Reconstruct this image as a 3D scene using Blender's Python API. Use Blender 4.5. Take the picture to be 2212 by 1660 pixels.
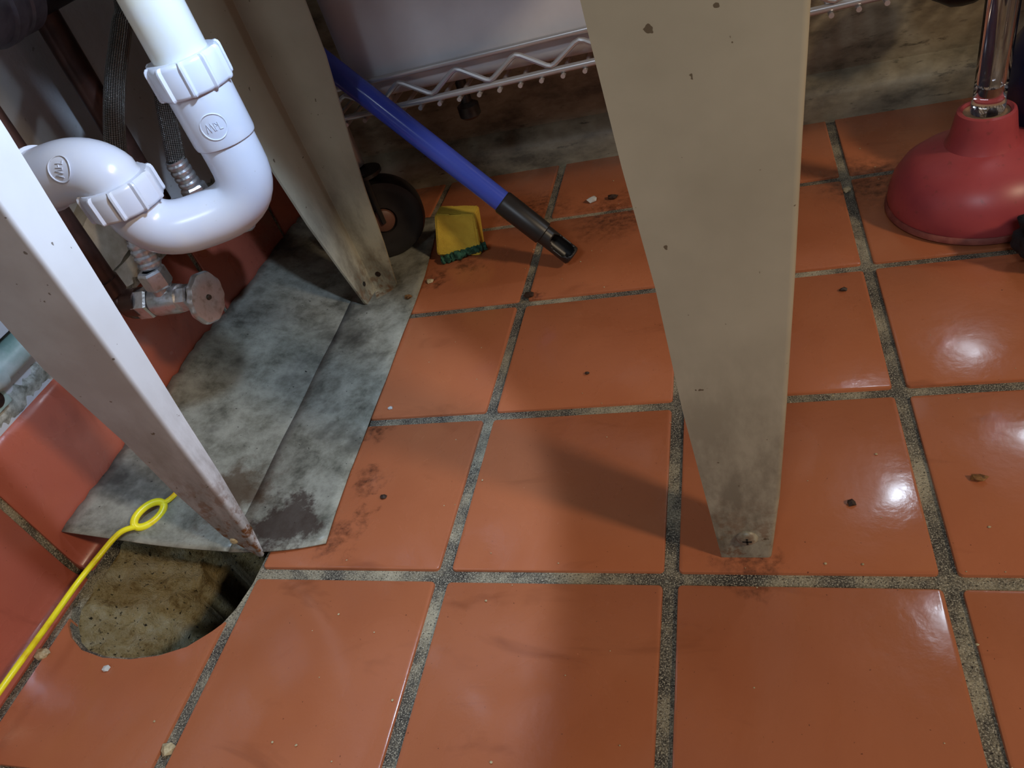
import bpy, bmesh, math, random
from mathutils import Vector, Matrix
random.seed(7)
S = 0.001                                   # all builder coordinates are millimetres
for o in list(bpy.data.objects): bpy.data.objects.remove(o)
scene = bpy.context.scene
C = scene.collection

# ------------------------------------------------------------------ camera
cam_d = bpy.data.cameras.new('camera')
cam_d.sensor_width = 36.0
cam_d.lens = 26.403
cam_d.clip_start = 0.01
cam = bpy.data.objects.new('camera', cam_d); C.objects.link(cam)
RX = Vector((0.946653, 0.186039, -0.263129)); RY = Vector((-0.068311, -0.682124, -0.728039)); RZ = Vector((-0.31493, 0.707175, -0.633026))
m = Matrix(((RX.x, -RY.x, -RZ.x, 0.5443), (RX.y, -RY.y, -RZ.y, -0.2763), (RX.z, -RY.z, -RZ.z, 0.4250), (0, 0, 0, 1)))
cam.matrix_world = m
scene.camera = cam

# ------------------------------------------------------------------ world, lights, exposure
w = bpy.data.worlds.new('room_light'); scene.world = w; w.use_nodes = True
bg = w.node_tree.nodes['Background']; bg.inputs[0].default_value = (0.80, 0.86, 1.0, 1); bg.inputs[1].default_value = 0.05
def area(name, loc, target, size, power, color, size_y=None, spread=None):
    d = bpy.data.lights.new(name, 'AREA'); d.energy = power; d.color = color; d.size = size
    if size_y: d.shape = 'RECTANGLE'; d.size_y = size_y
    if spread: d.spread = math.radians(spread)
    o = bpy.data.objects.new(name, d); C.objects.link(o)
    o.location = loc
    o.rotation_euler = (Vector(target) - Vector(loc)).to_track_quat('-Z', 'Y').to_euler()
    return o
area('ceiling_light_warm', (2.05, -0.62, 1.36), (0.25, 0.25, 0.0), 0.16, 13.0, (1.0, 0.78, 0.54))
area('ceiling_light_cool', (0.35, -2.30, 2.30), (0.30, 0.1, 0.2), 0.60, 15.0, (0.74, 0.86, 1.0), 0.30)
scene.view_settings.view_transform = 'Standard'
scene.view_settings.look = 'None'
scene.view_settings.gamma = 1.0
scene.view_settings.use_curve_mapping = False
scene.view_settings.exposure = 0.34

# ------------------------------------------------------------------ materials
def lin(h):
    r = []
    for i in (0, 2, 4):
        c = int(h[i:i+2], 16) / 255
        r.append(c / 12.92 if c <= 0.04045 else ((c + 0.055) / 1.055) ** 2.4)
    return (*r, 1)
class NT:
    def __init__(s, name):
        s.m = bpy.data.materials.new(name); s.m.use_nodes = True
        s.t = s.m.node_tree; s.b = s.t.nodes['Principled BSDF']; s.pos = None
    def n(s, t, **kw):
        x = s.t.nodes.new(t)
        for k, v in kw.items(): setattr(x, k, v)
        return x
    def l(s, a, b): s.t.links.new(a, b)
    def P(s):
        if not s.pos: s.pos = s.n('ShaderNodeNewGeometry').outputs['Position']
        return s.pos
    def scaled(s, v):
        x = s.n('ShaderNodeVectorMath', operation='MULTIPLY'); s.l(s.P(), x.inputs[0]); x.inputs[1].default_value = v
        return x.outputs[0]
    def noise(s, scale, detail=3, rough=.55, vec=None, dist=0):
        x = s.n('ShaderNodeTexNoise'); x.inputs['Scale'].default_value = scale; x.inputs['Detail'].default_value = detail
        x.inputs['Roughness'].default_value = rough; x.inputs['Distortion'].default_value = dist
        s.l(vec if vec else s.P(), x.inputs['Vector']); return x.outputs['Fac']
    def ramp(s, f, stops, interp='LINEAR'):
        x = s.n('ShaderNodeValToRGB'); x.color_ramp.interpolation = interp
        e = x.color_ramp.elements
        while len(e) < len(stops): e.new(0.5)
        for i, (p_, c) in enumerate(stops):
            e[i].position = p_; e[i].color = c if len(c) == 4 else (*c, 1)
        s.l(f, x.inputs[0]); return x.outputs[0]
    def g(s, f, a, b, lo=0.0, hi=1.0):
        x = s.n('ShaderNodeMapRange'); s.l(f, x.inputs[0])
        for i, v in enumerate((a, b, lo, hi)): x.inputs[i + 1].default_value = v
        return x.outputs[0]
    def mix(s, f, a, b):
        x = s.n('ShaderNodeMix', data_type='RGBA')
        if isinstance(f, (int, float)): x.inputs[0].default_value = f
        else: s.l(f, x.inputs[0])
        for i, v in ((6, a), (7, b)):
            if isinstance(v, tuple): x.inputs[i].default_value = v
            else: s.l(v, x.inputs[i])
        return x.outputs[2]
    def math(s, op, a, b=0.0):
        x = s.n('ShaderNodeMath', operation=op)
        for i, v in enumerate((a, b)):
            if isinstance(v, (int, float)): x.inputs[i].default_value = v
            else: s.l(v, x.inputs[i])
        return x.outputs[0]
    def bump(s, f, strength, dist):
        x = s.n('ShaderNodeBump'); x.inputs['Strength'].default_value = strength; x.inputs['Distance'].default_value = dist
        s.l(f, x.inputs['Height']); s.l(x.outputs[0], s.b.inputs['Normal']); return x
    def set(s, **kw):
        for k, v in kw.items():
            i = s.b.inputs[k.replace('_', ' ')]
            if isinstance(v, (int, float, tuple)): i.default_value = v
            else: s.l(v, i)
        return s.m
    def sep(s):
        x = s.n('ShaderNodeSeparateXYZ'); s.l(s.P(), x.inputs[0]); return x.outputs
def simple(name, hexc, rough=.5, metal=0.0, hex2=None, scale=60, bump=0.0, bscale=400, **kw):
    t = NT(name)
    col = lin(hexc)
    if hex2: col = t.mix(t.g(t.noise(scale, 4), .35, .68), lin(hexc), lin(hex2))
    if bump: t.bump(t.noise(bscale, 4), bump, 0.001)
    return t.set(Base_Color=col, Roughness=rough, Metallic=metal, **kw)
M = {}
def tile_mat(name, red, org):
    t = NT(name)
    base = t.mix(t.g(t.noise(9, 3), .35, .65), red, org)
    rnd = t.n('ShaderNodeObjectInfo').outputs['Random']
    hs = t.n('ShaderNodeHueSaturation'); t.l(base, hs.inputs['Color']); t.l(t.g(rnd, 0, 1, .90, 1.08), hs.inputs['Value'])
    base = hs.outputs[0]
    # grease smears: faint darker sweeps and greasy dark patches at their own places
    sm = t.g(t.noise(7, 4, .6, t.scaled((1.0, 2.6, 1.0)), 1.2), .60, .78)
    base = t.mix(t.math('MULTIPLY', sm, .45), base, lin('5a2412'))
    x, y, z = t.sep()
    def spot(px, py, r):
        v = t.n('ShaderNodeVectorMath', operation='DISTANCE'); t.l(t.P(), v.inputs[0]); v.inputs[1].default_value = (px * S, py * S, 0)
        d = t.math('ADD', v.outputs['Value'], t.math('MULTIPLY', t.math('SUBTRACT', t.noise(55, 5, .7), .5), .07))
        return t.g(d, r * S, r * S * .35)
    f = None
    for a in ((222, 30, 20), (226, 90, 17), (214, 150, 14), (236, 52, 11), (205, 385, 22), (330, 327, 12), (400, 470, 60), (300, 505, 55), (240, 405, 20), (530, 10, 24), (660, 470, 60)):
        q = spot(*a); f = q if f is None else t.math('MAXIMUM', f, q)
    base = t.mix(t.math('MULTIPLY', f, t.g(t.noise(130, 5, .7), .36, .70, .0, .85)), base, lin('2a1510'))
    # tiny pits and grit stains
    sp = t.g(t.noise(420, 2, .5), .735, .76)
    base = t.mix(t.math('MULTIPLY', sp, .7), base, lin('3a1a10'))
    wet = t.g(t.noise(10, 4, .6, t.scaled((1.3, .9, 1.0)), .8), .42, .62)
    rough = t.g(wet, 0, 1, .36, .17)
    h = t.math('ADD', t.math('MULTIPLY', t.noise(150, 3), .6), t.math('MULTIPLY', t.noise(38, 2), 1.2))
    t.bump(h, .16, .0016)
    t.set(Specular_IOR_Level=.55, Coat_Weight=t.g(wet, 0, 1, .05, .45), Coat_Roughness=.12)
    return t.set(Base_Color=base, Roughness=rough)
M['tile'] = tile_mat('quarry_tile', lin('b26844'), lin('ba6f49'))
M['base_tile'] = tile_mat('base_quarry_tile', lin('ad5a47'), lin('b5624c'))
t = NT('grout')
c = t.ramp(t.noise(20, 6, .7, None, .4), [(.36, lin('2e2b27')), (.47, lin('5c574b')), (.55, lin('938a72')), (.66, lin('b9af92'))])
c = t.mix(t.g(t.noise(1100, 2), .5, .68), c, lin('cfc8b0')); c = t.mix(t.g(t.noise(760, 3), .56, .66), c, lin('26221c'))
t.bump(t.noise(700, 4, .7), .9, .0016)
M['grout'] = t.set(Base_Color=c, Roughness=.55)
t = NT('pit_mortar')
c = t.ramp(t.noise(46, 7, .78, None, .1), [(.27, lin('4a3c26')), (.38, lin('a58a56')), (.48, lin('d2bc86')), (.64, lin('e6d9b2'))])
c = t.mix(t.g(t.noise(260, 3), .62, .7), c, lin('2a2415'))
t.bump(t.noise(330, 5, .75), 1.0, .008)
M['pit'] = t.set(Base_Color=c, Roughness=.42)
M['pit_dark'] = simple('pit_earth', '3d2317', .6, 0, '24150e', 60, .6, 200)
def paint_metal(name, hexc, hexd, rust_z=.030, wear=.0, rough=.42, front_shade=None):
    t = NT(name)
    base = t.mix(t.g(t.noise(16, 4), .35, .7), lin(hexc), lin(hexd))
    x, y, z = t.sep()
    if front_shade: base = t.mix(t.math('MULTIPLY', t.g(y, .0165, .0140), t.g(t.noise(26, 4), .2, .6, .75, .95)), base, lin(front_shade))   # shade painted into the front face so the side strip looks lit
    gr = t.math('MULTIPLY', t.g(z, .19, .02), t.g(t.noise(45, 5, .7, t.scaled((1, 1, .45))), .38, .62))
    base = t.mix(t.math('MULTIPLY', gr, .75), base, lin('4a4334'))
    ru = t.math('MULTIPLY', t.g(z, rust_z + .05, rust_z - .02), t.g(t.noise(95, 5, .7), .48, .6))
    base = t.mix(ru, base, lin('6d4523'))
    sp = t.g(t.noise(170, 2, .5), .735, .75)
    base = t.mix(t.math('MULTIPLY', sp, .8), base, lin('4a3a22'))
    t.bump(t.noise(90, 3), .08, .001)
    return t.set(Base_Color=base, Roughness=rough, Metallic=wear)
M['leg'] = paint_metal('beige_painted_steel', 'b5b09a', 'a6a18c', .012)
M['leg_rust'] = paint_metal('grey_painted_steel_rusted', 'dce0e4', 'd2d4d6', .055, front_shade='958f8b')
t = NT('galvanised_sheet')
c = t.ramp(t.noise(34, 7, .74, None, .15), [(.32, lin('605f54')), (.45, lin('8b8a7c')), (.56, lin('a2a193')), (.72, lin('b6b5a6'))])
c = t.mix(t.g(t.noise(11, 5, .65), .52, .68), c, lin('54524a'))
c = t.mix(t.g(t.noise(300, 3), .70, .74), c, lin('1d1c19'))
v = t.n('ShaderNodeVectorMath', operation='DISTANCE'); t.l(t.P(), v.inputs[0]); v.inputs[1].default_value = (.168, .042, .003)
d = t.math('ADD', v.outputs['Value'], t.math('MULTIPLY', t.math('SUBTRACT', t.noise(60, 5, .7), .5), .09))
c = t.mix(t.math('MULTIPLY', t.g(d, .036, .022), .85), c, lin('40302a'))
v = t.n('ShaderNodeVectorMath', operation='DISTANCE'); t.l(t.P(), v.inputs[0]); v.inputs[1].default_value = (.105, .075, .01)
d = t.math('ADD', v.outputs['Value'], t.math('MULTIPLY', t.math('SUBTRACT', t.noise(50, 5, .7), .5), .10))
c = t.mix(t.math('MULTIPLY', t.g(d, .04, .015), .8), c, lin('584431'))
t.bump(t.noise(70, 5, .6), .22, .002)
M['sheet'] = t.set(Base_Color=c, Roughness=t.g(t.noise(30, 4), .3, .7, .32, .6), Metallic=.18)
t = NT('white_pvc')
c = t.mix(t.g(t.noise(30, 3), .45, .75), lin('d2d6e2'), lin('dcdce0'))
c = t.mix(t.math('MULTIPLY', t.g(t.noise(240, 4, .6), .70, .76), .8), c, lin('8b8163'))
t.bump(t.noise(60, 2), .05, .001)
M['pvc'] = t.set(Base_Color=c, Roughness=.24, Subsurface_Weight=.06, Subsurface_Radius=(.004, .004, .004), Subsurface_Scale=.5)
M['pvc_old'] = simple('yellowed_pvc', 'd9dbdc', .28, 0, 'd8d0b4', 22)
t = NT('painted_wall')
c = t.mix(t.g(t.noise(12, 4), .35, .7), lin('c3c6cb'), lin('b2b0aa'))
c = t.mix(t.math('MULTIPLY', t.g(t.noise(150, 4), .66, .74), .6), c, lin('6d6a60'))
t.bump(t.noise(180, 4), .25, .001)
M['wall'] = t.set(Base_Color=c, Roughness=.5)
t = NT('grimy_wall')
c = t.ramp(t.noise(14, 5, .65, t.scaled((1, 1, 2.2))), [(.32, lin('5e5646')), (.5, lin('968c74')), (.7, lin('b4aa90'))])
c = t.mix(t.math('MULTIPLY', t.g(t.noise(70, 5, .7, t.scaled((.5, 1, 2))), .60, .70), .7), c, lin('2c281f'))
t.bump(t.noise(120, 4), .25, .001)
M['wall_back'] = t.set(Base_Color=c, Roughness=.5)
M['caulk'] = simple('old_caulk', 'b9b9ad', .4, 0, '5b5a4e', 130, 1.0, 260)
M['plaster'] = simple('broken_plaster', 'd9d5c8', .7, 0, 'b8b09c', 60, .8, 220)
t = NT('copper')
M['copper'] = t.set(Base_Color=t.mix(t.g(t.noise(60, 4), .4, .7), lin('5d4036'), lin('44312b')), Roughness=.36, Metallic=.55)
t = NT('chrome_worn')
M['chrome'] = t.set(Base_Color=t.mix(t.g(t.noise(120, 4), .5, .7), lin('d6d6d8'), lin('aaa6a0')), Roughness=.3, Metallic=.8)
t.bump(t.noise(220, 3), .25, .001)
M['brass'] = simple('dull_brass', '6b6258', .4, .8, '4a423a', 80)
M['wire'] = simple('chrome_wire', 'c4c4c6', .28, .55)
t = NT('braided_steel')
uv = t.n('ShaderNodeUVMap').outputs[0]
ws = []
for sgn in (1, -1):
    v = t.n('ShaderNodeVectorMath', operation='DOT_PRODUCT'); t.l(uv, v.inputs[0]); v.inputs[1].default_value = (14, sgn * 340.0, 0)
    ws.append(t.math('SINE', t.math('MULTIPLY', v.outputs['Value'], 6.283)))
br = t.math('MULTIPLY', ws[0], ws[1])
t.bump(br, .8, .0012)
M['braid'] = t.set(Base_Color=t.mix(t.g(br, -.4, .5), lin('3e3a36'), lin('b5b1aa')), Roughness=.3, Metallic=.8)
M['navy'] = simple('navy_plastic', '1a2347', .25, 0, '141a33', 20)
M['darkpipe'] = simple('dark_pipe', '141823', .45, 0, '20222c', 40)
M['greyband'] = simple('grey_band', '6a6872', .4, .3, '4b4954', 60)
M['greenpipe'] = simple('green_stained_paint', 'b7c2bd', .35, 0, '7f9a90', 45, .3, 200)
M['rustnut'] = simple('rusty_screw', '3b241c', .5, .4, '1e1310', 200, .6, 500)
M['blue'] = simple('blue_enamel', '4156cc', .15, 0, '4a5ec4', 12)
M['black'] = simple('black_plastic', '221f1d', .38, 0, '2c2926', 60)
M['rubber'] = simple('black_rubber', '1d1a19', .5, 0, '2b2725', 50)
M['hub'] = simple('caster_hub', '6e4a3c', .5)
t = NT('yellow_sponge'); t.bump(t.noise(900, 3, .7), .7, .0015)
M['sponge'] = t.set(Base_Color=t.mix(t.g(t.noise(60, 4), .35, .7), lin('f0cf4a'), lin('dcb63e')), Roughness=.9)
t = NT('green_scrub'); t.bump(t.noise(1200, 3, .7), 1, .002)
M['scrub'] = t.set(Base_Color=t.mix(t.g(t.noise(200, 4), .4, .65), lin('1f4a38'), lin('4c8a70')), Roughness=.9)
t = NT('plunger_rubber')
x, y, z = t.sep()
c = t.mix(t.g(t.noise(25, 4), .4, .7), lin('b04a4c'), lin('a24248'))
c = t.mix(t.math('MULTIPLY', t.g(t.noise(160, 4), .62, .72), .4), c, lin('6b3f35'))
M['plunger'] = t.set(Base_Color=c, Roughness=.38)
M['plunger_lip'] = simple('dusty_rubber_lip', '9a5648', .6, 0, '7c3a34', 90, .4, 300)
M['collar'] = simple('dusty_collar', 'a98a6b', .6, 0, '7a5f4a', 120, .4, 300)
t = NT('clear_acrylic')
M['acrylic'] = t.set(Base_Color=(.97, .95, .96, 1), Roughness=.04, Transmission_Weight=1.0, IOR=1.46)
t = NT('yellow_plastic')
c = t.mix(t.g(t.noise(60, 4), .55, .72), lin('fff22a'), lin('ecc020'))
M['yellow'] = t.set(Base_Color=c, Roughness=.3)
M['box'] = simple('grey_plastic', 'd8d8dc', .45, 0, 'cbcbd0', 18)
M['fabric'] = simple('black_fabric', '17171b', .8, 0, '232328', 120, .8, 500)
M['scuff'] = simple('pale_scuff', '8e8ea2', .7, 0, '5d5d70', 300)
M['steel'] = simple('stainless', '9a9a98', .35, .9)
M['crumb_dark'] = simple('dark_crumb', '2a1d16', .6, 0, '46301f', 400)
M['crumb_pale'] = simple('pale_crumb', 'cdbf98', .7, 0, 'a5916a', 500)
M['crumb_brown'] = simple('brown_crumb', 'a4713a', .6, 0, '3c2412', 260)
M['white_chip'] = simple('white_chip', 'c9cac4', .6)
M['led'] = NT('led_face').set(Base_Color=(1, 1, 1, 1), Emission_Color=(.75, .86, 1, 1), Emission_Strength=14.0)  # glowing disc of the added light that makes the floor glare

# ------------------------------------------------------------------ mesh helpers
def tag(o, label=None, cat=None, group=None, kind=None):
    if label: o['label'] = label
    if cat: o['category'] = cat
    if group: o['group'] = group
    if kind: o['kind'] = kind
    return o
def thing(name, label, cat, base, group=None):
    o = bpy.data.objects.new(name, None); C.objects.link(o); o.empty_display_size = .02
    o.location = Vector(base) * S
    return tag(o, label, cat, group)
def worldloc(o):
    v = o.location.copy()
    while o.parent: o = o.parent; v += o.location
    return v
def obj(name, bm, mat, parent=None, origin=None, smooth=True, angle=35):
    """bm in world millimetres; origin defaults to the parent's origin or to the bottom centre"""
    if origin is None:
        if parent is not None: org = worldloc(parent)
        else:
            lo = [min(v.co[i] for v in bm.verts) for i in range(3)]; hi = [max(v.co[i] for v in bm.verts) for i in range(3)]
            org = Vector(((lo[0] + hi[0]) / 2, (lo[1] + hi[1]) / 2, lo[2])) * S
    else: org = Vector(origin) * S
    for v in bm.verts: v.co = v.co * S - org
    bmesh.ops.recalc_face_normals(bm, faces=bm.faces)
    me = bpy.data.meshes.new(name); bm.to_mesh(me); bm.free()
    me.materials.append(M[mat] if isinstance(mat, str) else mat)
    if smooth:
        me.shade_smooth(); me.set_sharp_from_angle(angle=math.radians(angle))
    o = bpy.data.objects.new(name, me); C.objects.link(o)
    if parent is not None:
        o.parent = parent; o.location = org - worldloc(parent)
    else: o.location = org
    return o
def bm_box(x0, x1, y0, y1, z0, z1, bev=0, seg=2, bm=None, mat=None):
    b = bmesh.new()
    bmesh.ops.create_cube(b, size=1)
    for v in b.verts:
        v.co = Vector(((x0 + x1) / 2 + v.co.x * (x1 - x0), (y0 + y1) / 2 + v.co.y * (y1 - y0), (z0 + z1) / 2 + v.co.z * (z1 - z0)))
    if bev: bmesh.ops.bevel(b, geom=b.edges[:], offset=bev, segments=seg, profile=.6, affect='EDGES')
    if mat: bmesh.ops.transform(b, matrix=mat, verts=b.verts)
    return join(bm, b)
def join(a, b):
    if a is None: return b
    me = bpy.data.meshes.new('tmp'); b.to_mesh(me); b.free(); a.from_mesh(me); bpy.data.meshes.remove(me); return a
def spline(pts, n=8):
    pts = [Vector(p) for p in pts]; out = []
    for i in range(len(pts) - 1):
        p0 = pts[max(i - 1, 0)]; p1 = pts[i]; p2 = pts[i + 1]; p3 = pts[min(i + 2, len(pts) - 1)]
        for k in range(n):
            u = k / n
            out.append(.5 * ((2 * p1) + (p2 - p0) * u + (2 * p0 - 5 * p1 + 4 * p2 - p3) * u * u + (3 * p1 - p0 - 3 * p2 + p3) * u ** 3))
    out.append(pts[-1]); return out
def bm_tube(pts, r, seg=20, cap=True, bm=None, flat=1.0, up=None):
    """sweep; r number or list; uv: u around, v along (metres)"""
    b = bmesh.new(); uvl = b.loops.layers.uv.new('UVMap')
    pts = [Vector(p) for p in pts]; n = len(pts)
    rs = r if isinstance(r, (list, tuple)) else [r] * n
    t0 = (pts[1] - pts[0]).normalized()
    nrm = Vector(up) if up else (Vector((0, 0, 1)) if abs(t0.z) < .9 else Vector((1, 0, 0)))
    rings = []; L = 0; Ls = []
    for i, p in enumerate(pts):
        t = (pts[min(i + 1, n - 1)] - pts[max(i - 1, 0)])
        t = t.normalized() if t.length > 1e-9 else t0
        nrm = (nrm - t * nrm.dot(t)).normalized(); bi = t.cross(nrm)
        if i: L += (p - pts[i - 1]).length
        Ls.append(L * S)
        rings.append([b.verts.new(p + (nrm * math.cos(a) * flat + bi * math.sin(a)) * rs[i]) for a in (2 * math.pi * k / seg for k in range(seg))])
    for i in range(n - 1):
        for k in range(seg):
            f = b.faces.new((rings[i][k], rings[i][(k + 1) % seg], rings[i + 1][(k + 1) % seg], rings[i + 1][k]))
            for lp, (uu, vv) in zip(f.loops, ((k, i), (k + 1, i), (k + 1, i + 1), (k, i + 1))): lp[uvl].uv = (uu / seg, Ls[vv])
    if cap:
        b.faces.new(rings[0]); b.faces.new(rings[-1])
    return join(bm, b)
def bm_lathe(prof, origin, axis=(0, 0, 1), seg=32, bm=None, mod=None, closed=False):
    b = bmesh.new(); ax = Vector(axis).normalized(); o = Vector(origin)
    u = ax.orthogonal().normalized(); v = ax.cross(u)
    rings = []
    for (r, h) in prof:
        if r < 1e-6: rings.append([b.verts.new(o + ax * h)])
        else:
            rings.append([b.verts.new(o + ax * h + (u * math.cos(a) + v * math.sin(a)) * (r * (mod(k, seg, r, h) if mod else 1))) for k, a in ((k, 2 * math.pi * k / seg) for k in range(seg))])
    pairs = list(zip(rings, rings[1:])) + ([(rings[-1], rings[0])] if closed else [])
    for A, B in pairs:
        for k in range(seg):
            k2 = (k + 1) % seg
            if len(A) == 1 and len(B) == 1: continue
            if len(A) == 1: b.faces.new((A[0], B[k], B[k2]))
            elif len(B) == 1: b.faces.new((A[k], A[k2], B[0]))
            else: b.faces.new((A[k], A[k2], B[k2], B[k]))
    return join(bm, b)
def bm_prism(poly, z0, z1, bev=0, bm=None):
    b = bmesh.new()
    f = b.faces.new([b.verts.new((x, y, z0)) for x, y in poly])
    r = bmesh.ops.extrude_face_region(b, geom=[f])
    for v in r['geom']:
        if isinstance(v, bmesh.types.BMVert): v.co.z = z1
    if bev:
        bmesh.ops.bevel(b, geom=[e for e in b.edges if all(v.co.z == z1 for v in e.verts)], offset=bev, segments=2, profile=.6, affect='EDGES')
    return join(bm, b)
def bm_blob(c, r, sub=2, jit=.25, seed=0, scale=(1, 1, 1)):
    b = bmesh.new(); bmesh.ops.create_icosphere(b, subdivisions=sub, radius=1)
    rr = random.Random(seed)
    for v in b.verts:
        k = 1 + rr.uniform(-jit, jit)
        v.co = Vector((c[0] + v.co.x * r * k * scale[0], c[1] + v.co.y * r * k * scale[1], c[2] + v.co.z * r * k * scale[2]))
    return b

# ------------------------------------------------------------------ floor: grout bed with the pit, tiles
HOLE = [(-4, -30), (4, -44), (18, -58), (38, -68), (62, -73), (88, -73), (112, -69), (134, -61), (149, -48), (157, -30), (161, -8), (161, 20), (161, 162), (-4, 162)]
X0, X1, Y0, Y1 = -18, 1615, -805, 618
b = bmesh.new()
def ring_edges(pts, z):
    vs = [b.verts.new((x, y, z)) for x, y in pts]
    return vs, [b.edges.new((vs[i], vs[(i + 1) % len(vs)])) for i in range(len(vs))]
ov, oe = ring_edges([(X0, Y0), (X1, Y0), (X1, Y1), (X0, Y1)], -2.6)
hv, he = ring_edges(HOLE, -2.6)
bmesh.ops.triangle_fill(b, use_beauty=True, use_dissolve=False, edges=oe + he)
dv = [b.verts.new((x, y, -13)) for x, y in HOLE]
for i in range(len(HOLE)):
    j = (i + 1) % len(HOLE); b.faces.new((hv[i], hv[j], dv[j], dv[i]))
floor = obj('floor', b, 'grout', origin=(0, 0, 0), smooth=False)
tag(floor, 'wet orange quarry tile floor with wide dirty grout joints', None, None, 'structure')
# full tile mesh shared by all
T = 75.2
def tile_mesh(w, d):
    tb = bm_box(-w / 2, w / 2, -d / 2, d / 2, -11, 0)
    ed = [e for e in tb.edges if abs(e.verts[0].co.z - e.verts[1].co.z) > 1]
    bmesh.ops.bevel(tb, geom=ed, offset=3.0, segments=3, profile=.5, affect='EDGES')
    ed = [e for e in tb.edges if e.verts[0].co.z > -.01 and e.verts[1].co.z > -.01 and len(e.link_faces) == 2 and any(f.normal.z < .5 for f in e.link_faces)]
    bmesh.ops.bevel(tb, geom=ed, offset=1.3, segments=2, profile=.5, affect='EDGES')
    for v in tb.verts: v.co *= S
    bmesh.ops.recalc_face_normals(tb, faces=tb.faces)
    me = bpy.data.meshes.new('tile'); tb.to_mesh(me); tb.free(); me.materials.append(M['tile'])
    me.shade_smooth(); me.set_sharp_from_angle(angle=math.radians(40)); return me
full = tile_mesh(150.4, 150.4); back = tile_mesh(150.4, 134)
def put_tile(me, x, y):
    o = bpy.data.objects.new('tile', me); C.objects.link(o); o.parent = floor
    o.location = (x * S, y * S, random.uniform(-.35, .25) * S)
    o.rotation_euler = (random.uniform(-.0018, .0018), random.uniform(-.0018, .0018), random.uniform(-.0025, .0025))
for i in range(0, 10):
    for j in range(-5, 4):
        if i == 0 and j in (-1, 0): continue
        if j == 3: put_tile(back, 80 + 160 * i, 480 + 5 + 67)
        else: put_tile(full, 80 + 160 * i, 80 + 160 * j)
# the tile cut round the pit
cut = [(5, -155), (155, -155), (155, -37)] + [(x, y - 1.5) for x, y in reversed(HOLE[1:9])] + [(5, -47)]
cut = [(5, -155), (155, -155), (155, -42), (148, -50), (133, -63), (112, -71), (88, -75), (62, -75), (38, -70), (19, -60), (8, -50), (5, -44)]
obj('tile', bm_prism(cut, -11, 0, 1.0), 'tile', floor)
# pit: sloping mortar ledge, deep dark sides
pb = bmesh.new(); nx, ny = 34, 60; g = []
for i in range(nx):
    row = []
    for j in range(ny):
        x = -6 + 62 * i / (nx - 1); y = -84 + 256 * j / (ny - 1)
        x += (5 * math.sin(y * .09) + 3 * math.sin(y * .23 + 1)) * (i / (nx - 1))
        z = -9 - 44 * (i / (nx - 1)) ** .7 - 2.5 * math.sin(x * .21 + y * .13) - 2 * math.sin(y * .31 - x * .17) + random.uniform(-1.2, 1.2)
        row.append(pb.verts.new((x, y, z)))
    g.append(row)
for i in range(nx - 1):
    for j in range(ny - 1): pb.faces.new((g[i][j], g[i + 1][j], g[i + 1][j + 1], g[i][j + 1]))
low = [pb.verts.new((v.co.x + 6, v.co.y, -150)) for v in g[-1]]
for j in range(ny - 1): pb.faces.new((g[-1][j], low[j], low[j + 1], g[-1][j + 1]))
obj('mortar_ledge', pb, 'pit', floor, smooth=True, angle=60)
pb = bmesh.new()
base = [(-16, -84), (176, -84), (176, 174), (-16, 174)]
bv = [pb.verts.new((x, y, -150)) for x, y in base]; tv = [pb.verts.new((x, y, -13)) for x, y in base]
pb.faces.new(bv)
for i in range(4): pb.faces.new((bv[i], bv[(i + 1) % 4], tv[(i + 1) % 4], tv[i]))
obj('pit_lining', pb, 'pit_dark', floor, smooth=False)

# ------------------------------------------------------------------ left wall with cove base tiles
wl = bm_box(-60, -22, -805, 640, 0, 1500)
wall_left = tag(obj('wall_left', wl, 'wall', origin=(-22, 0, 0), smooth=False), 'white painted wall behind the sink pipes', None, None, 'structure')
prof = [(-6, -10), (-6, -.5), (-7.5, .2), (-11, 1.2), (-14, 4), (-16, 9), (-17, 17), (-17.6, 60), (-18, 112), (-18.6, 122), (-21, 128), (-25, 131), (-34, 133), (-34, -10)]
def base_tile(y0, y1):
    bb = bmesh.new(); rows = []
    for y, k in ((y0, .92), (y0 + 1.5, 1), (y1 - 1.5, 1), (y1, .92)):
        rows.append([bb.verts.new((-30 + (x + 30) * k if x > -30 else x, y, z)) for x, z in prof])
    n = len(prof)
    for a, c_ in zip(rows, rows[1:]):
        for i in range(n): bb.faces.new((a[i], a[(i + 1) % n], c_[(i + 1) % n], c_[i]))
    bb.faces.new(rows[0]); bb.faces.new(rows[-1])
    return bb
for k in range(-5, 4):
    obj('base_tile', base_tile(-2 + 159 * k + 3.5, min(-2 + 159 * (k + 1) - 3.5, 612)), 'base_tile', wall_left, angle=50)
obj('base_grout', bm_box(-40, -20.5, -805, 615, -5, 126), 'grout', wall_left, smooth=False)
cb = bmesh.new(); rows = []
for i in range(240):
    y = -400 + i * 4.2; r = random.uniform(-2.5, 2.5)
    rows.append([cb.verts.new(q) for q in ((-23, y, 128), (-22.0 + random.uniform(-1, 2), y, 132 + r), (-19.5 + random.uniform(-2, 2), y, 139 + r), (-20 + random.uniform(-1, 2), y, 144 + r), (-23, y, 149 + 1.5 * r))])
for a, c_ in zip(rows, rows[1:]):
    for i in range(4): cb.faces.new((a[i], a[i + 1], c_[i + 1], c_[i]))
obj('caulk_bead', cb, 'caulk', wall_left, angle=60)

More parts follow.
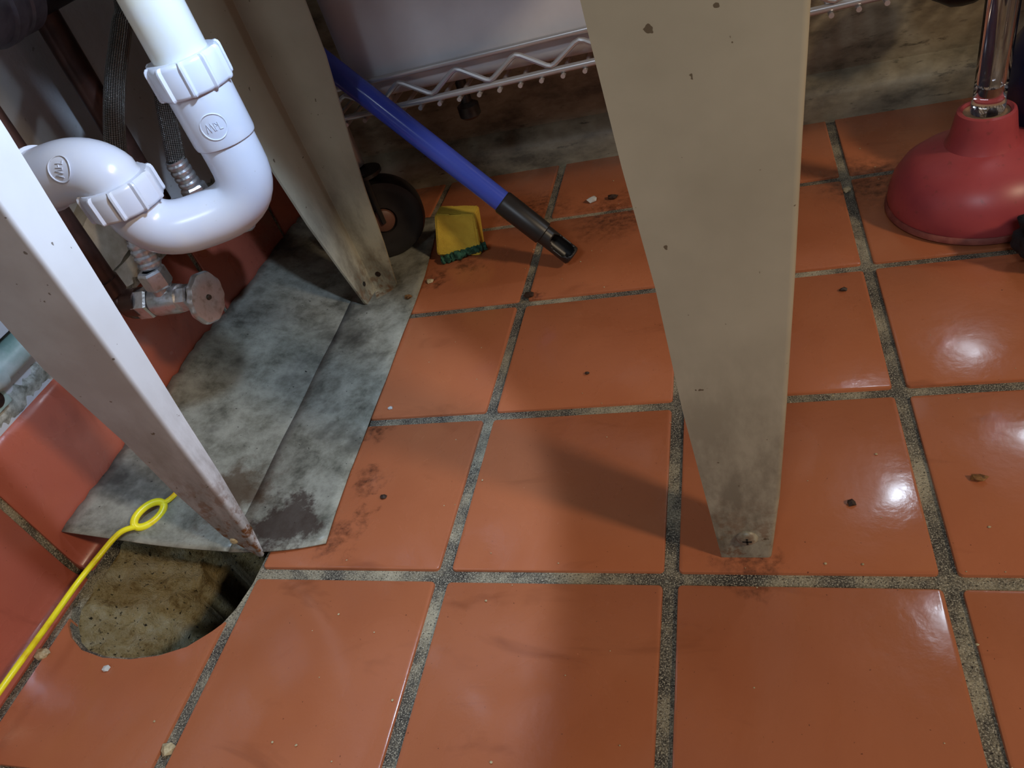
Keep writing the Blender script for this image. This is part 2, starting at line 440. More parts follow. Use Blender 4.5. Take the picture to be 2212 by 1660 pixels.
# ------------------------------------------------------------------ back wall
wb = bm_box(-60, 1615, 640, 680, 0, 1500)
wall_back = tag(obj('wall_back', wb, 'wall_back', origin=(0, 640, 0), smooth=False), 'grimy beige wall behind the wire rack', None, None, 'structure')
kb = bmesh.new(); kp = [(615, -2.4), (616, 28), (621, 36), (633, 44), (641, 48), (641, -2.4)]
for x in (-22, 1615): pass
ra = [kb.verts.new((-22, y, z)) for y, z in kp]; rb = [kb.verts.new((1615, y, z)) for y, z in kp]
for i in range(len(kp)): kb.faces.new((ra[i], ra[(i + 1) % 6], rb[(i + 1) % 6], rb[i]))
kb.faces.new(ra); kb.faces.new(rb)
bbk = tag(obj('baseboard_back', kb, 'wall_back', origin=(0, 616, 0)), 'grimy painted baseboard along the back wall', None, None, 'structure')

# ------------------------------------------------------------------ sheet metal cover over the pit
sh = thing('metal_sheet', 'blotchy grey sheet metal cover bent up against the wall over the pit', 'metal sheet', (90, 250, 0))
def lerp(tab, v):
    for (a, x), (c_, y) in zip(tab, tab[1:]):
        if v <= c_: return x + (y - x) * (v - a) / (c_ - a)
    return tab[-1][1]
YS = [(0, 0.0), (1, 520.0)]
def sheet_strip(xa, xb, za, zb, front, n=12, curve=0, jag=False):
    bb = bmesh.new(); rows = []; ny = 60
    for j in range(ny + 1):
        v = j / ny; row = []
        for i in range(n + 1):
            u = i / n
            y = front(u) + (522 - front(u)) * v
            x = xa(y) + (xb(y) - xa(y)) * u
            z = za(y) + (zb(y) - za(y)) * u - curve * math.sin(math.pi * u)
            if jag and i == 0: z += random.uniform(-1.5, 1.5)
            row.append(bb.verts.new((x, y, z + .5 * math.sin(y * .06 + x * .05))))
        rows.append(row)
    for a, c_ in zip(rows, rows[1:]):
        for i in range(n): bb.faces.new((a[i], a[i + 1], c_[i + 1], c_[i]))
    return bb
crease = lambda y: lerp([(0, 135), (53, 130), (338, 117), (530, 106)], y)
right = lambda y: lerp([(0, 215), (26, 214), (101, 207), (156, 205), (282, 198), (389, 192), (502, 176), (530, 173)], y)
for nm, bb in (('bent_panel', sheet_strip(lambda y: -15.5, crease, lambda y: lerp([(0, 38), (130, 40), (254, 42), (380, 35), (530, 34)], y), lambda y: 3.2, lambda u: 12 + 4 * u, 14, 3.0, True)),
               ('flat_panel', sheet_strip(lambda y: crease(y) - 3, right, lambda y: 4.6, lambda y: 1.6, lambda u: 15 + 11 * u * u, 8))):
    o = obj(nm, bb, 'sheet', sh, angle=50)
    md = o.modifiers.new('thickness', 'SOLIDIFY'); md.thickness = .0011; md.offset = 1

# ------------------------------------------------------------------ sink stand: three tapered angle legs, basin
sink = thing('sink_stand', 'beige painted steel sink stand on tapered angle legs', 'sink', (340, 190, 0))
def leg(name, mat, levels, u, v, label, th=2.4, foot=None):
    """levels: z, corner x, corner y, flange length along u, along v; plates 2.4 mm thick, rounded bend"""
    bb = bmesh.new(); u = Vector(u); v = Vector(v); rings = []
    for z, cx, cy, lu, lv in levels:
        c0 = Vector((cx, cy, z)); r = min(3.0, lu * .4, lv * .4)
        pts = [c0 + u * lu]
        for k in range(5):
            a = math.pi / 2 * k / 4
            pts.append(c0 + u * r * (1 - math.sin(a)) + v * r * (1 - math.cos(a)))
        pts += [c0 + v * lv, c0 + v * lv + u * th]
        for k in range(5):
            a = math.pi / 2 * (4 - k) / 4; r2 = max(r - th, .3)
            pts.append(c0 + u * (th + r2 * (1 - math.sin(a))) + v * (th + r2 * (1 - math.cos(a))))
        pts += [c0 + u * lu + v * th]
        rings.append([bb.verts.new(q) for q in pts])
    n = len(rings[0])
    for a, c_ in zip(rings, rings[1:]):
        for i in range(n): bb.faces.new((a[i], a[(i + 1) % n], c_[(i + 1) % n], c_[i]))
    bb.faces.new(rings[0]); bb.faces.new(rings[-1])
    o = obj(name, bb, mat, sink, angle=28); o['label'] = label; return o
legA = leg('leg', 'leg', [(0, 543, 16, 31, 22), (60, 550, 16, 42, 26), (135, 556, 16, 53, 32), (217, 562, 16, 62, 40), (280, 566, 16, 71, 46), (335, 570, 16, 78, 50), (620, 578, 16, 100, 70)], (-1, 0, 0), (0, 1, 0), 'wide beige front leg with a screw near its foot')
legB = leg('leg', 'leg', [(2, 135, 372, 24, 28), (9, 135, 372, 30, 33), (60, 134, 372, 37, 45), (124, 132, 372, 44, 58), (186, 130, 372, 54, 66), (257, 128, 372, 66, 68), (310, 128, 372, 68, 70), (620, 128, 372, 90, 90)], (1, 0, 0), (0, -1, 0), 'beige rear leg with its inner corner showing')
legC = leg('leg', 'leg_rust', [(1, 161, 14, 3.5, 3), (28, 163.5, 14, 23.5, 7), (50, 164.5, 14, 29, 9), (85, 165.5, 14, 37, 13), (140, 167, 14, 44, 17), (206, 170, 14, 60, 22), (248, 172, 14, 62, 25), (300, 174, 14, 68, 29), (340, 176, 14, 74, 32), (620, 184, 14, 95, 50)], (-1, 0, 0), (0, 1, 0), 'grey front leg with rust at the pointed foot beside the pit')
def screw(c, ax, parent, mat='leg'):
    hd = obj('screw_head', bm_lathe([(0, 3.2), (2.5, 3.0), (5, 2.2), (6.4, .9), (6.6, 0), (6.6, -1)], c, ax, 24), mat, parent)
    return hd
screw((529, 16, 21), (0, -1, 0), legA)
xb = bm_box(526.2, 531.8, 12.6, 13.4, 20.4, 21.6); bm_box(528.4, 529.6, 12.6, 13.4, 18.2, 23.8, bm=xb)
obj('cross_slot', xb, 'black', legA, smooth=False)
obj('rivet', bm_lathe([(0, 1.6), (2.4, 1.2), (3.4, 0), (3.4, -1)], (146, 14, 22), (0, -1, 0), 20), 'crumb_pale', legC)
obj('bolt_hole', bm_lathe([(0, 0), (2.6, 0), (2.6, .4), (0, .4)], (137.6, 353, 25), (1, 0, 0), 18), 'black', legB)
tb = bm_prism([(137, 371), (137, 350), (146, 352), (160, 369)], 2, 4.5); obj('foot_tab', tb, 'leg', legB)
obj('bolt_hole', bm_lathe([(0, 0), (3.2, 0), (3.2, .4), (0, .4)], (149, 369.4, 25), (0, -1, 0), 18), 'rustnut', legB)
bs = bm_box(95, 600, 10, 392, 600, 604, 1); 
for a in ((95, 98, 10, 392), (597, 600, 10, 392), (98, 597, 10, 13), (98, 597, 389, 392)): bm_box(*a, 604, 790, 0, bm=bs)
obj('basin', bs, 'steel', sink, smooth=False)
obj('side_skirt', bm_box(600, 602.5, 10, 392, 394, 610), 'steel', sink, smooth=False)  # unseen panel added to keep the warm light off the upper parts

# ------------------------------------------------------------------ P-trap
trap = thing('drain_trap', 'glossy white plastic U-shaped drain trap with two ribbed slip nuts', 'drain pipe', (182, 135, 211))
TX, TY, RX_, RY_ = 219, 151.5, 146, 119
obj('tailpiece', bm_lathe([(17.5, 320), (17.5, 600), (0, 600)], (TX, TY, 0), (0, 0, 1), 40), 'pvc_old', trap)
def nut(parent, c, r, h, ax=(0, 0, 1), lugs=10):
    seg = 120
    def md(k, seg, rr, hh):
        ph = (k / seg * lugs) % 1
        return 1 + (.075 if (ph < .16) else 0) if rr > r * .9 else 1
    pr_ = [(r * .66, h), (r * .93, h), (r * .98, h - 1.2), (r, h - 3), (r, 2.2), (r * .985, .8), (r * .94, 0), (r * .7, 0)]
    return obj('slip_nut', bm_lathe(pr_, c, ax, seg, mod=md, closed=True), 'pvc', parent, angle=40)
nut(trap, (TX, TY, 313), 23.6, 21)
obj('hub', bm_lathe([(18, 316), (20.8, 315), (20.8, 281), (20.3, 278.5), (18.9, 277.5), (18, 277)], (TX, TY, 0), (0, 0, 1), 48), 'pvc', trap)
dxy = Vector((RX_ - TX, RY_ - TY, 0)); hl = dxy.length / 2; e = dxy.normalized(); mid = Vector(((TX + RX_) / 2, (TY + RY_) / 2, 0))
path = [Vector((TX, TY, 282)), Vector((TX, TY, 272))]
for k in range(25):
    a = math.pi * k / 24
    ca = math.cos(a); path.append(mid + e * (-hl * math.copysign(abs(ca) ** .72, ca)) + Vector((0, 0, 266 - 34 * math.sin(a) ** .72)))
path += [Vector((RX_, RY_, 274))]
obj('trap_bend', bm_tube(path, 18.9, 40), 'pvc', trap)
path2 = []
for k in range(13):
    a = math.pi * k / 12
    path2.append(mid + e * (-(hl - 13.5) * math.cos(a)) + Vector((0, 0, 280 - 27 * math.sin(a))))
nut(trap, (RX_, RY_, 258), 24.8, 20)
ang = Vector((-1, .04, -.10)).normalized()
ep = [Vector((RX_, RY_, 262)), Vector((RX_, RY_, 272))]
R_ = 34; cen = Vector((RX_, RY_, 274)) + ang * R_
for k in range(1, 13):
    a = math.pi / 2 * k / 12
    ep.append(cen - ang * R_ * math.cos(a) + Vector((0, 0, 1)) * (R_ * .54) * math.sin(a))
endp = ep[-1].copy()
ep += [endp + ang * 8, endp + ang * 24]
obj('elbow', bm_tube(ep, [19.2] * 3 + [20.3] * (len(ep) - 3), 40), 'pvc', trap)
obj('arm_hub', bm_tube([endp + ang * 20, endp + ang * 46], 22.5, 40), 'pvc', trap)
obj('arm', bm_tube([endp + ang * 30, endp + ang * 138], 18, 32), 'pvc_old', trap)
def ring_on_pipe(axis_pt, axis, out, r, pr_, parent):
    ax = Vector(axis).normalized(); o_ = Vector(out); o_ = (o_ - ax * o_.dot(ax)).normalized(); sd = ax.cross(o_)
    def wrap(s_, h): a = s_ / pr_; return Vector(axis_pt) + ax * h + (o_ * math.cos(a) + sd * math.sin(a)) * (pr_ + .05)
    bb = None
    for rr in (r, ):
        bb = bm_tube([wrap(rr * math.cos(a), rr * math.sin(a)) for a in (2 * math.pi * k / 36 for k in range(37))], .45, 8, True, bb)
    for s0, pts in ((0, [(-.6, -.3), (-.45, .35), (-.3, -.3), (-.15, .35), (0, -.3)]), (0, [(.1, -.3), (.1, .3), (.3, .05), (.1, 0)]), (0, [(.4, .3), (.4, -.3), (.62, -.3)])):
        bb = bm_tube([wrap(a * r, c_ * r) for a, c_ in pts], .4, 6, True, bb)
    return obj('embossed_mark', bb, 'pvc', parent)
camp = Vector((544, -276, 425))
ring_on_pipe((TX, TY, 293), (0, 0, 1), camp - Vector((TX, TY, 293)) + Vector((-60, -60, 0)), 8.2, 20.8, trap)
q = ep[9]
ring_on_pipe(q, ep[11] - ep[8], camp - q, 8.5, 20.5, trap)

# ------------------------------------------------------------------ copper risers, valves, braided hoses
def riser(name, label, x, y, ztop, zel, dx=0):
    pts = [(x + dx, y + 12, ztop), (x, y, zel + 16)]
    for k in range(1, 7):
        a = math.pi / 2 * k / 6; pts.append((x + 12 * (1 - math.cos(a)), y, zel + 12 - 12 * math.sin(a) + 0))
    pts.append((x + 22, y, zel))
    t_ = thing(name, label, 'pipe', (x, y, zel))
    obj('pipe', bm_tube([Vector(p_) for p_ in pts], 11, 24), 'copper', t_)
    obj('elbow_collar', bm_lathe([(11, 0), (12.8, 0), (12.8, 14), (11, 14)], (x + 10, y, zel), (1, 0, 0), 24), 'copper', t_)
    obj('elbow_collar', bm_lathe([(11, 0), (12.8, 0), (12.8, 14), (11, 14)], (x, y, zel + 12), (0, 0, 1), 24), 'copper', t_)
    return t_
riser('copper_pipe', 'brown copper riser leading down to the chrome shut-off valve', 18, 172, 470, 150, 0)
riser('copper_pipe', 'brown copper riser crossing the dark pipe at the upper left', 16, 280, 470, 176, 0)
def valve(y, z, label):
    t_ = thing('shutoff_valve', label, 'valve', (72, y, z - 14))
    obj('tail_ring', bm_lathe([(11.5, 0), (13, .5), (13, 4), (11.5, 5)], (30, y, z), (1, 0, 0), 28), 'brass', t_)
    obj('compression_nut', bm_lathe([(8, 0), (13, 0), (14.2, 2), (14.2, 15), (13, 17), (8, 17)], (37, y, z), (1, 0, 0), 6), 'chrome', t_, angle=20)
    obj('body', bm_lathe([(9, 0), (12.5, 1), (13, 4), (12.6, 12), (13, 22), (12, 28), (9, 29)], (55, y, z), (1, 0, 0), 28), 'chrome', t_)
    obj('outlet', bm_lathe([(9, 0), (9, 16), (0, 16)], (70, y, z + 2), (0, 0, 1), 24), 'chrome', t_)
    obj('packing_nut', bm_lathe([(8, 0), (11, 0), (11.5, 1.5), (11.5, 9), (10, 11), (8, 11)], (83, y, z), (1, 0, 0), 6), 'chrome', t_, angle=20)
    obj('stem', bm_lathe([(7, 0), (7, 9), (0, 9)], (93, y, z), (1, 0, 0), 20), 'brass', t_)
    def md(k, seg, r, h):
        a = 2 * math.pi * k / seg
        return (1 + .10 * math.cos(2 * a) + .025 * math.cos(10 * a)) if r > 8 else 1
    hd = obj('handle', bm_lathe([(0, 0), (9, .5), (17, 1), (20, 3), (20.4, 6), (19, 8.5), (13, 9.2), (7, 8.6), (0, 8.4)], (101, y, z - 3), (1, -.1, .1), 60, mod=md), 'chrome', t_)
    obj('handle_screw', bm_lathe([(0, 2), (2, 1.4), (2.6, 0)], Vector((101, y, z - 3)) + Vector((1, -.1, .1)).normalized() * 8.6, (1, -.1, .1), 14), 'brass', hd)
    return t_
valve(173, 148, 'chrome shut-off valve with an oval handle beside the metal sheet')
valve(272, 176, 'chrome shut-off valve hidden behind the bend of the white trap')
def hose(pts, label, rib):
    t_ = thing('braided_hose', label, 'hose', pts[0])
    p0 = Vector(pts[0])
    obj('hose_nut', bm_lathe([(7, 0), (10.5, 0), (11.8, 2), (11.8, 15), (10.6, 17), (7, 17)], p0, (0, 0, 1), 6), 'chrome', t_, angle=20)
    pr_ = [(7.5, 17)]
    for k in range(4): pr_ += [(8.6, 18 + k * 6), (9.6, 20 + k * 6), (9.6, 22 + k * 6), (8.4, 23.6 + k * 6)]
    pr_ += [(8.4, 44), (7, 44)]
    obj('ferrule', bm_lathe(pr_, p0, Vector(pts[1]) - p0, 28), 'chrome', t_)
    obj('braid', bm_tube(spline([p0 + (Vector(pts[1]) - p0).normalized() * 40] + [Vector(q) for q in pts[2:]], 10), 8.2, 18), 'braid', t_)
    return t_
hose([(70, 173, 162), (71, 180, 206), (71, 192, 236), (68, 224, 272), (63, 262, 301), (59, 308, 330), (59, 330, 348), (62, 350, 420), (70, 360, 600)], 'braided steel hose rising from the chrome valve behind the trap elbow', True)
hose([(70, 271, 186), (71, 268, 222), (71, 279, 244), (69, 296, 267), (66, 318, 290), (62, 345, 312), (66, 362, 400), (80, 366, 600)], 'short visible braided steel hose behind the tall part of the trap', True)

# ------------------------------------------------------------------ wall-side plumbing, left edge
t_ = thing('waste_pipe', 'dark navy horizontal pipe with a grey banded coupling at the upper left corner', 'pipe', (16, 240, 352))
obj('pipe', bm_tube([(20, -100, 382), (20, 420, 386)], 28, 32), 'darkpipe', t_)
cp = [(28, 0), (32, .5), (32, 14), (30.5, 16), (30.5, 22), (33, 24), (33, 34), (30.5, 36), (30.5, 60), (28, 60)]
obj('coupling', bm_lathe(cp, (20, 262, 383.5), (0, -1, 0), 40), 'greyband', t_)
t_ = thing('horizontal_pipe', 'green-stained white pipe running along the wall above the red base tiles', 'pipe', (-6, 60, 160))
obj('pipe', bm_tube([(-8, -260, 174), (-8, 150, 174)], 12, 24), 'greenpipe', t_)
obj('coupling', bm_lathe([(12, 0), (14.2, 1), (14.2, 7), (12.8, 9), (12.8, 26), (14.2, 28), (14.2, 34), (12, 35)], (-8, 60, 174), (0, -1, 0), 28), 'greenpipe', t_)
tag(obj('wall_rail', bm_box(-22, 2, -260, 110, 192, 216, 1.5), 'wall'), 'white painted flat rail above the green-stained pipe', 'rail')
t_ = thing('square_bracket', 'square bracket with a rusty screw at the left edge', 'bracket', (-14, 47, 147))
obj('plate', bm_box(-22, -10, 34, 58, 147, 168, 2), 'greenpipe', t_)
obj('screw', bm_lathe([(0, 4), (4, 3.6), (6.5, 2), (7, 0)], (-10.5, 47, 157), (1, 0, 0), 20), 'rustnut', t_)
# broken plaster slab on the wall
pl = thing('plaster_chunk', 'broken cream plaster chunk with jagged lower edge between copper riser and hose', 'plaster', (-10, 225, 150))
def plaster(yz, x0, x1, nm):
    bb = bmesh.new(); f = bb.faces.new([bb.verts.new((x0, y, z)) for y, z in yz])
    r = bmesh.ops.extrude_face_region(bb, geom=[f])
    for v in r['geom']:
        if isinstance(v, bmesh.types.BMVert): v.co.x = x1 + random.uniform(-1, 1)
    return obj(nm, bb, 'plaster', pl, smooth=False)
plaster([(194, 206), (194, 186), (197, 180), (196, 174), (200, 170), (203, 166), (216, 166), (224, 168), (262, 172), (275, 178), (275, 214), (240, 222)], -22, -2, 'upper_slab')
plaster([(200, 165), (198, 160), (202, 156), (201, 151), (206, 147), (212, 146), (216, 150), (221, 147), (226, 151), (231, 151), (235, 156), (240, 157), (246, 160), (252, 160), (258, 164), (263, 168), (224, 165)], -22, 1, 'lower_slab')

# ------------------------------------------------------------------ wire rack on a caster, with box and added glare light
rack = thing('wire_rack', 'chrome wire shelf rack with zigzag front edge standing on black casters', 'shelf rack', (520, 520, 0))
zt = lambda x: 206 + (x - 203) * .018
zb = lambda x: 176 + (x - 216) * .020
RXa, RXb = 112, 1010
for yy in (440, 610):
    obj('top_rail', bm_tube([(RXa, yy, zt(RXa)), (RXb, yy, zt(RXb))], 3.2, 12), 'wire', rack)
    obj('bottom_rail', bm_tube([(RXa, yy, zb(RXa)), (RXb, yy, zb(RXb))], 3.4, 12), 'wire', rack)
    zz = []; x = 128; up = False
    while x < RXb:
        zz.append((x, yy - 1, (zt(x) - 6) if up else (zb(x) + 4))); x += 31; up = not up
    pts = []
    for i in range(len(zz)):
        pts.append(zz[i])
    sm = []
    for i, q in enumerate(pts):
        q = Vector(q)
        if 0 < i < len(pts) - 1:
            a = Vector(pts[i - 1]); c_ = Vector(pts[i + 1])
            sm += [q + (a - q).normalized() * 5, q + ((a - q).normalized() + (c_ - q).normalized()) * 1.2, q + (c_ - q).normalized() * 5]
        else: sm.append(q)
    obj('zigzag_wire', bm_tube(sm, 2.6, 8), 'wire', rack)
wm = None; x = 129
while x < RXb:
    o = obj('deck_wire', bm_tube([(x, 434.5, zb(x) - 5), (x, 614, zb(x) - 5)], 2.3, 8), 'wire', rack); x += 21.4
for px in (122, 1000):
    for yy in (463, 604):
        obj('post', bm_tube([(px, yy, 112), (px, yy, 900)], 12.5, 20), 'wire', rack)
ax = Vector((.42, -.9, 0)).normalized()
def caster(x, y, r):
    wh = obj('caster_wheel', bm_lathe([(0, -9), (14, -9), (16, -13), (r - 14, -13), (r - 10, -15), (r - 3, -14), (r, -8), (r, 8), (r - 3, 14), (r - 10, 15), (r - 14, 13), (16, 13), (14, 9), (0, 9)], (x, y, r + 3.0), ax, 48), 'rubber', rack)
    obj('hub', bm_lathe([(0, 17), (9, 16.5), (13, 14), (14, 9)], (x, y, r + 3.0), ax, 28), 'hub', wh)
    sd = ax.cross(Vector((0, 0, 1)))
    fk = None
    for sg in (1, -1):
        c0 = Vector((x, y, r + 3)) + ax * 19 * sg
        fk = bm_tube([c0, c0 + Vector((0, 0, 30)), c0 + Vector((0, 0, r + 10)) - ax * 6 * sg], 3, 8, True, fk)
    fk = bm_lathe([(0, 0), (20, 0), (20, 4), (0, 4)], (x, y, 2 * r + 8), (0, 0, 1), 20, fk)
    obj('caster_fork', fk, 'black', rack)
caster(138, 450, 49)
obj('leveling_knob', bm_lathe([(0, 0), (9, 0), (12, 3), (12, 14), (6, 18), (6, 44)], (262, 500, 128), (0, 0, 1), 24), 'black', rack)
bx = bm_box(158, 604, 449, 604, 181, 470, 22, 4)
tag(obj('storage_box', bx, 'box'), 'smooth grey plastic box standing on the wire shelf', 'box')
# unseen LED light added on the shelf to make the floor glare
wlt = thing('work_light', 'cool white LED work light standing on the right end of the wire shelf', 'lamp', (815, 505, 186))
obj('base', bm_lathe([(0, 0), (22, 0), (22, 6), (8, 12), (7, 16), (0, 16)], (815, 505, 188), (0, 0, 1), 32), 'black', wlt)
obj('pole', bm_tube([(815, 505, 200), (815, 520, 390)], 6, 14), 'black', wlt)
ld = Vector((-690, -415, -250)).normalized()
hc = Vector((815, 505, 405))
obj('head', bm_lathe([(0, -26), (20, -26), (34, -8), (36, 0), (34, 0), (32, -2), (0, -2)], hc, ld, 32), 'black', wlt)
obj('led_panel', bm_lathe([(0, -1), (31, -1)], hc, ld, 32), 'led', wlt)
lo = area('work_light_beam', hc * S + ld * .004, hc * S + ld, .05, .12, (.70, .84, 1.0), None, 95); lo.data.shape = 'DISK'
# flashlight hanging under the basin, lighting the trap and the floor below it
fl = thing('flashlight', 'black LED flashlight hanging under the sink, aimed at the white trap', 'flashlight', (440, 70, 480))
fd = Vector((-.70, -.19, -.69)).normalized(); fc = Vector((440, 70, 480))
obj('barrel', bm_lathe([(0, -95), (11, -95), (11, -30), (16, -18), (16, -2), (14, -2), (13, -6), (0, -6)], fc, fd, 28), 'black', fl)
obj('hook', bm_tube([fc - fd * 60, fc - fd * 60 + Vector((0, 0, 40)), (440 - fd.x * 60, 70 - fd.y * 60, 600)], 1.5, 8), 'wire', fl)
ldat = bpy.data.lights.new('flashlight_beam', 'SPOT'); ldat.energy = 4.6; ldat.color = (.54, .72, 1.0); ldat.spot_size = math.radians(85); ldat.spot_blend = .16; ldat.shadow_soft_size = .011
lo2 = bpy.data.objects.new('flashlight_beam', ldat); C.objects.link(lo2); lo2.location = (fc + fd * 2) * S; lo2.rotation_euler = fd.to_track_quat('-Z', 'Y').to_euler()

# ------------------------------------------------------------------ loose things
# blue pole
A_ = Vector((366, 377, 13)); B_ = Vector((120, 435, 280)); dv_ = (B_ - A_).normalized()
pole = thing('mop_pole', 'blue enamelled pole with a black slotted end cap leaning over the sponge', 'pole', (366, 377, 0))
obj('tube', bm_tube([A_ + dv_ * 84, A_ + dv_ * 520], 11.2, 32), 'blue', pole)
obj('end_cap', bm_tube([A_ + dv_ * 36, A_ + dv_ * 37, A_ + dv_ * 88, A_ + dv_ * 90], [10.6, 12.2, 12.4, 11.3], 32), 'black', pole)
bb = bmesh.new(); ns, na = 26, 40; up_ = (camp + Vector((250, 60, 200)) - A_); up_ = (up_ - dv_ * up_.dot(dv_)).normalized(); sd = dv_.cross(up_); rows = []
for i in range(ns + 1):
    h = 38 - 40 * i / ns
    rr = 10.3 - (1.8 if i == ns else 0)
    rows.append([bb.verts.new(A_ + dv_ * h + (up_ * math.cos(a) + sd * math.sin(a)) * rr) for a in (2 * math.pi * k / na for k in range(na))])
for i in range(ns):
    for k in range(na):
        a = 2 * math.pi * (k + .5) / na; a = a - 2 * math.pi if a > math.pi else a
        h = 38 - 40 * (i + .5) / ns
        if ((h - 14) / 13.5) ** 2 + (a / 1.15) ** 2 < 1: continue
        bb.faces.new((rows[i][k], rows[i][(k + 1) % na], rows[i + 1][(k + 1) % na], rows[i + 1][k]))
bb.faces.new(rows[-1])
o = obj('hanging_slot', bb, 'black', pole)
md = o.modifiers.new('wall', 'SOLIDIFY'); md.thickness = .0018; md.offset = -1
# sponge
sp = thing('sponge', 'yellow sponge with frayed green scrub side standing by the metal sheet', 'sponge', (230, 437, 0))
mt = Matrix.Translation((230, 436, 27)) @ Matrix.Rotation(math.radians(11), 4, 'Y') @ Matrix.Rotation(math.radians(4), 4, 'Z') @ Matrix.Rotation(math.radians(-8), 4, 'X')
sb = bmesh.new(); bmesh.ops.create_cube(sb, size=1); bmesh.ops.bevel(sb, geom=sb.edges[:], offset=.07, segments=3, profile=.5, affect='EDGES'); bmesh.ops.subdivide_edges(sb, edges=sb.edges[:], cuts=2, use_grid_fill=True)
for v in sb.verts:
    c0 = v.co.copy(); k = 1 - .12 * (c0.z + .5)
    v.co = mt @ Vector((c0.x * 52 * k, c0.y * 26, c0.z * 50)) + Vector((random.uniform(-.4, .4), random.uniform(-.5, .5), random.uniform(-.4, .4)))
for v in sb.verts: v.co.z = max(v.co.z, .6)
obj('foam', sb, 'sponge', sp, angle=24)
gb = bmesh.new(); pts = spline([(206, 415, 3.5), (216, 417, 4.5), (230, 420, 6), (246, 424, 8), (258, 429, 7)], 8)
gb = bm_tube(pts, [4.6 + random.uniform(-1.3, 1.5) for i in range(len(pts))], 10)
for v in gb.verts: v.co += Vector((random.uniform(-1, 1), random.uniform(-1, 1), random.uniform(-.8, .8))); v.co.z = max(v.co.z, .5)
obj('scrub_side', gb, 'scrub', sp, angle=60)
# plunger
PX, PY = 739, 402
pg = thing('plunger', 'red rubber plunger with a clear acrylic handle at the right', 'plunger', (PX, PY, 0))
obj('cup', bm_lathe([(60, 3), (70, 5), (71.5, 10), (71, 18), (68, 30), (61, 42), (50, 51), (37, 56), (29, 60), (26, 66), (24.2, 76), (22.8, 85), (21.8, 88.5), (19.5, 89.5), (17.5, 88), (17.5, 84)], (PX, PY, 0), (0, 0, 1), 64), 'plunger', pg)
obj('lip', bm_lathe([(60, .6), (71, .6), (73.2, 2.2), (73.2, 5), (71.6, 7.5), (66, 7)], (PX, PY, 0), (0, 0, 1), 64), 'plunger_lip', pg)
obj('collar', bm_lathe([(0, 86), (16, 86), (18, 87)], (PX, PY, 0), (0, 0, 1), 40), 'collar', pg)
obj('handle', bm_lathe([(0, 87), (12.6, 87), (12.9, 89), (12.9, 95), (12.2, 97), (12.2, 500), (0, 500)], (PX + 1, PY + 1, 0), (0, 0, 1), 40), 'acrylic', pg)
obj('handle_core', bm_lathe([(0, 108), (6.5, 108), (7, 110), (7, 498), (0, 498)], (PX + 1, PY + 1, 0), (0, 0, 1), 28), 'acrylic', pg)
# yellow drain snake
ys = thing('drain_snake', 'yellow plastic drain snake with an eyelet ring lying across the pit', 'drain tool', (30, -30, 2))
st = spline([(45, 25, 27), (36, 16, 30), (27, -6, 27), (20, -29, 24), (24, -70, 28), (30, -112, 34), (24, -180, 30), (12, -300, 14)], 10)
obj('strip', bm_tube(st, 2.4, 12), 'yellow', ys)
rc_ = Vector((48.6, 39, 25.3)); rl = (Vector((54, 52, 23.6)) - Vector((44.5, 25.5, 27))).normalized(); rv = (camp - rc_).normalized(); rs_ = rl.cross(rv).normalized()
rg = [rc_ + rl * 14 * math.cos(a) + rs_ * 6.8 * math.sin(a) for a in (2 * math.pi * k / 40 for k in range(41))]
obj('eyelet_ring', bm_tube(rg, 3.2, 12), 'yellow', ys)
obj('tip', bm_tube(spline([(53, 51, 23.6), (56, 60, 21), (60, 78, 19.5), (66, 100, 18)], 6), [3.0] * 3 + [2.3] * 16, 12), 'yellow', ys)
# things cut off by the right edge
jg = bm_lathe([(0, 2), (40, 2), (46, 6), (60, 30), (68, 70), (66, 105), (50, 134), (26, 146), (22, 150), (22, 164), (0, 164)], (836, 462, 0), (0, 0, 1), 48)
tag(obj('navy_jug', jg, 'navy'), 'glossy navy blue rounded container behind the plunger at the right edge', 'container')
db = bm_blob((752, 560, 152), 28, 3, .05, 5, (1.3, 1.0, 1.1))
tag(obj('dark_bag', db, 'darkpipe'), 'dark navy rounded bag bottom hanging below the shelf at the top right', 'bag')
fb = thing('fabric_bundle', 'black fabric bundle with pale scuffs between the plunger and the right edge', 'fabric', (784, 300, 0))
cl = bm_blob((784, 300, 25), 30, 4, .01, 3, (1.4, .85, .82))
for v in cl.verts:
    d_ = (v.co - Vector((784, 300, 25))); k = 1 + .09 * math.sin(d_.x * .22 + d_.z * .16) + .06 * math.sin(d_.y * .35 - d_.x * .12 + 1) + .04 * math.sin(d_.z * .5 + d_.x * .3)
    v.co = Vector((784, 300, 25)) + d_ * k; v.co.z = max(v.co.z, .6)
obj('cloth', cl, 'fabric', fb, angle=80)
obj('scuff', bm_tube(spline([(755, 285, 38), (758, 281, 32), (763, 278, 34), (766, 277, 27), (772, 275, 33)], 5), 2.2, 8), 'scuff', fb)

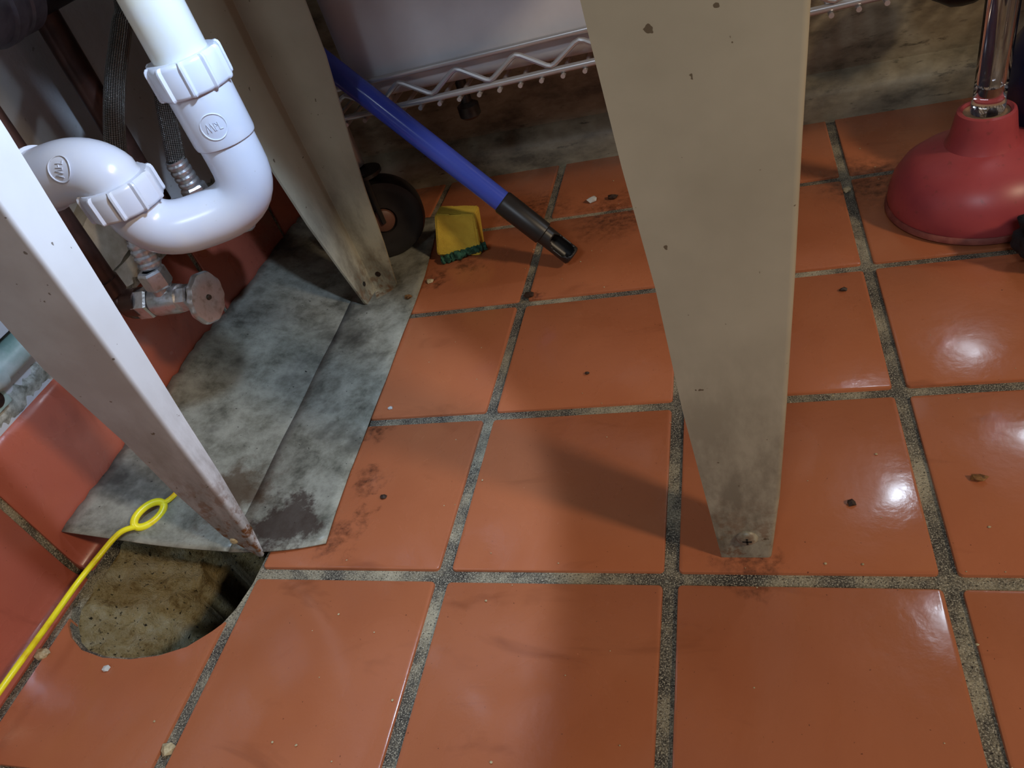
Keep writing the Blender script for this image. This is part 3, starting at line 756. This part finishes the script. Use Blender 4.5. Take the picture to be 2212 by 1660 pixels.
# ------------------------------------------------------------------ crumbs and grit
CR = [((401, 205), 2.2, 'crumb_dark', 'small black crumb alone on the tile in the middle of the floor'),
      ((248, 72), 3.2, 'crumb_dark', 'black chip on the tile right of the metal sheet'),
      ((671, 75), 4.6, 'crumb_brown', 'brown gritty crumb on the glossy tile near the right edge'),
      ((594, 58), 3.4, 'crumb_dark', 'dark crumb on the tile right of the wide front leg'),
      ((616, 288), 3.2, 'crumb_dark', 'round dark speck on the tile below the back grout joint'),
      ((219, 177), 2.4, 'white_chip', 'tiny white crumb just above a grout joint by the metal sheet'),
      ((185, 347), 5.0, 'crumb_brown', 'orange-brown crumb on the metal sheet near the rear leg'),
      ((201, 379), 4.5, 'crumb_pale', 'pale shred beside the metal sheet edge below the sponge'),
      ((639, 455), 5.5, 'crumb_pale', 'yellowish crumb lying in the grout joint left of the plunger'),
      ((372, 508), 7.0, 'white_chip', 'pale angular chip on the dark back tile right of the pole'),
      ((396, 506), 6.0, 'crumb_dark', 'dark lump beside the pale chip on the back tile'),
      ((692, 358), 3.6, 'crumb_pale', 'small grey pebble at the rim of the plunger'),
      ((3, -76), 7.0, 'crumb_pale', 'yellow crumb in the dirty joint left of the pit'),
      ((160, -134), 5.5, 'crumb_pale', 'loose grout flake in the joint at the bottom left'),
      ((326, 331), 6.0, 'crumb_dark', 'black greasy lump at the grout crossing below the pole end'),
      ((73, -84), 3.0, 'white_chip', 'pale fleck on the cut tile just below the pit')]
for i, ((x, y), r, mt_, lb) in enumerate(CR):
    z = -2.6 if ((x + 5) % 160 < 10 or (y + 5) % 160 < 10) else 0
    if i == 6: z = 3
    cb_ = bm_blob((x, y, z + r * .42), r, 1, .3, 20 + i, (1, .8, .5))
    tag(obj('crumb', cb_, mt_, smooth=False), lb, 'crumb', 'crumbs scattered on the floor')
gb = None; rr = random.Random(3)
for i in range(150):
    x = rr.uniform(20, 780); y = rr.uniform(-170, 560); r = rr.choice((.4, .5, .6, .9))
    if x < 225 and y > -90: continue
    q = bmesh.new(); bmesh.ops.create_icosphere(q, subdivisions=1, radius=r)
    for v in q.verts: v.co = Vector((x + v.co.x * rr.uniform(.6, 1.4), y + v.co.y, .2 + v.co.z * .5 + r * .3))
    gb = join(gb, q)
tag(obj('floor_grit', gb, 'crumb_pale', origin=(0, 0, 0)), 'fine pale grit scattered over the orange tiles', 'grit', None, 'stuff')
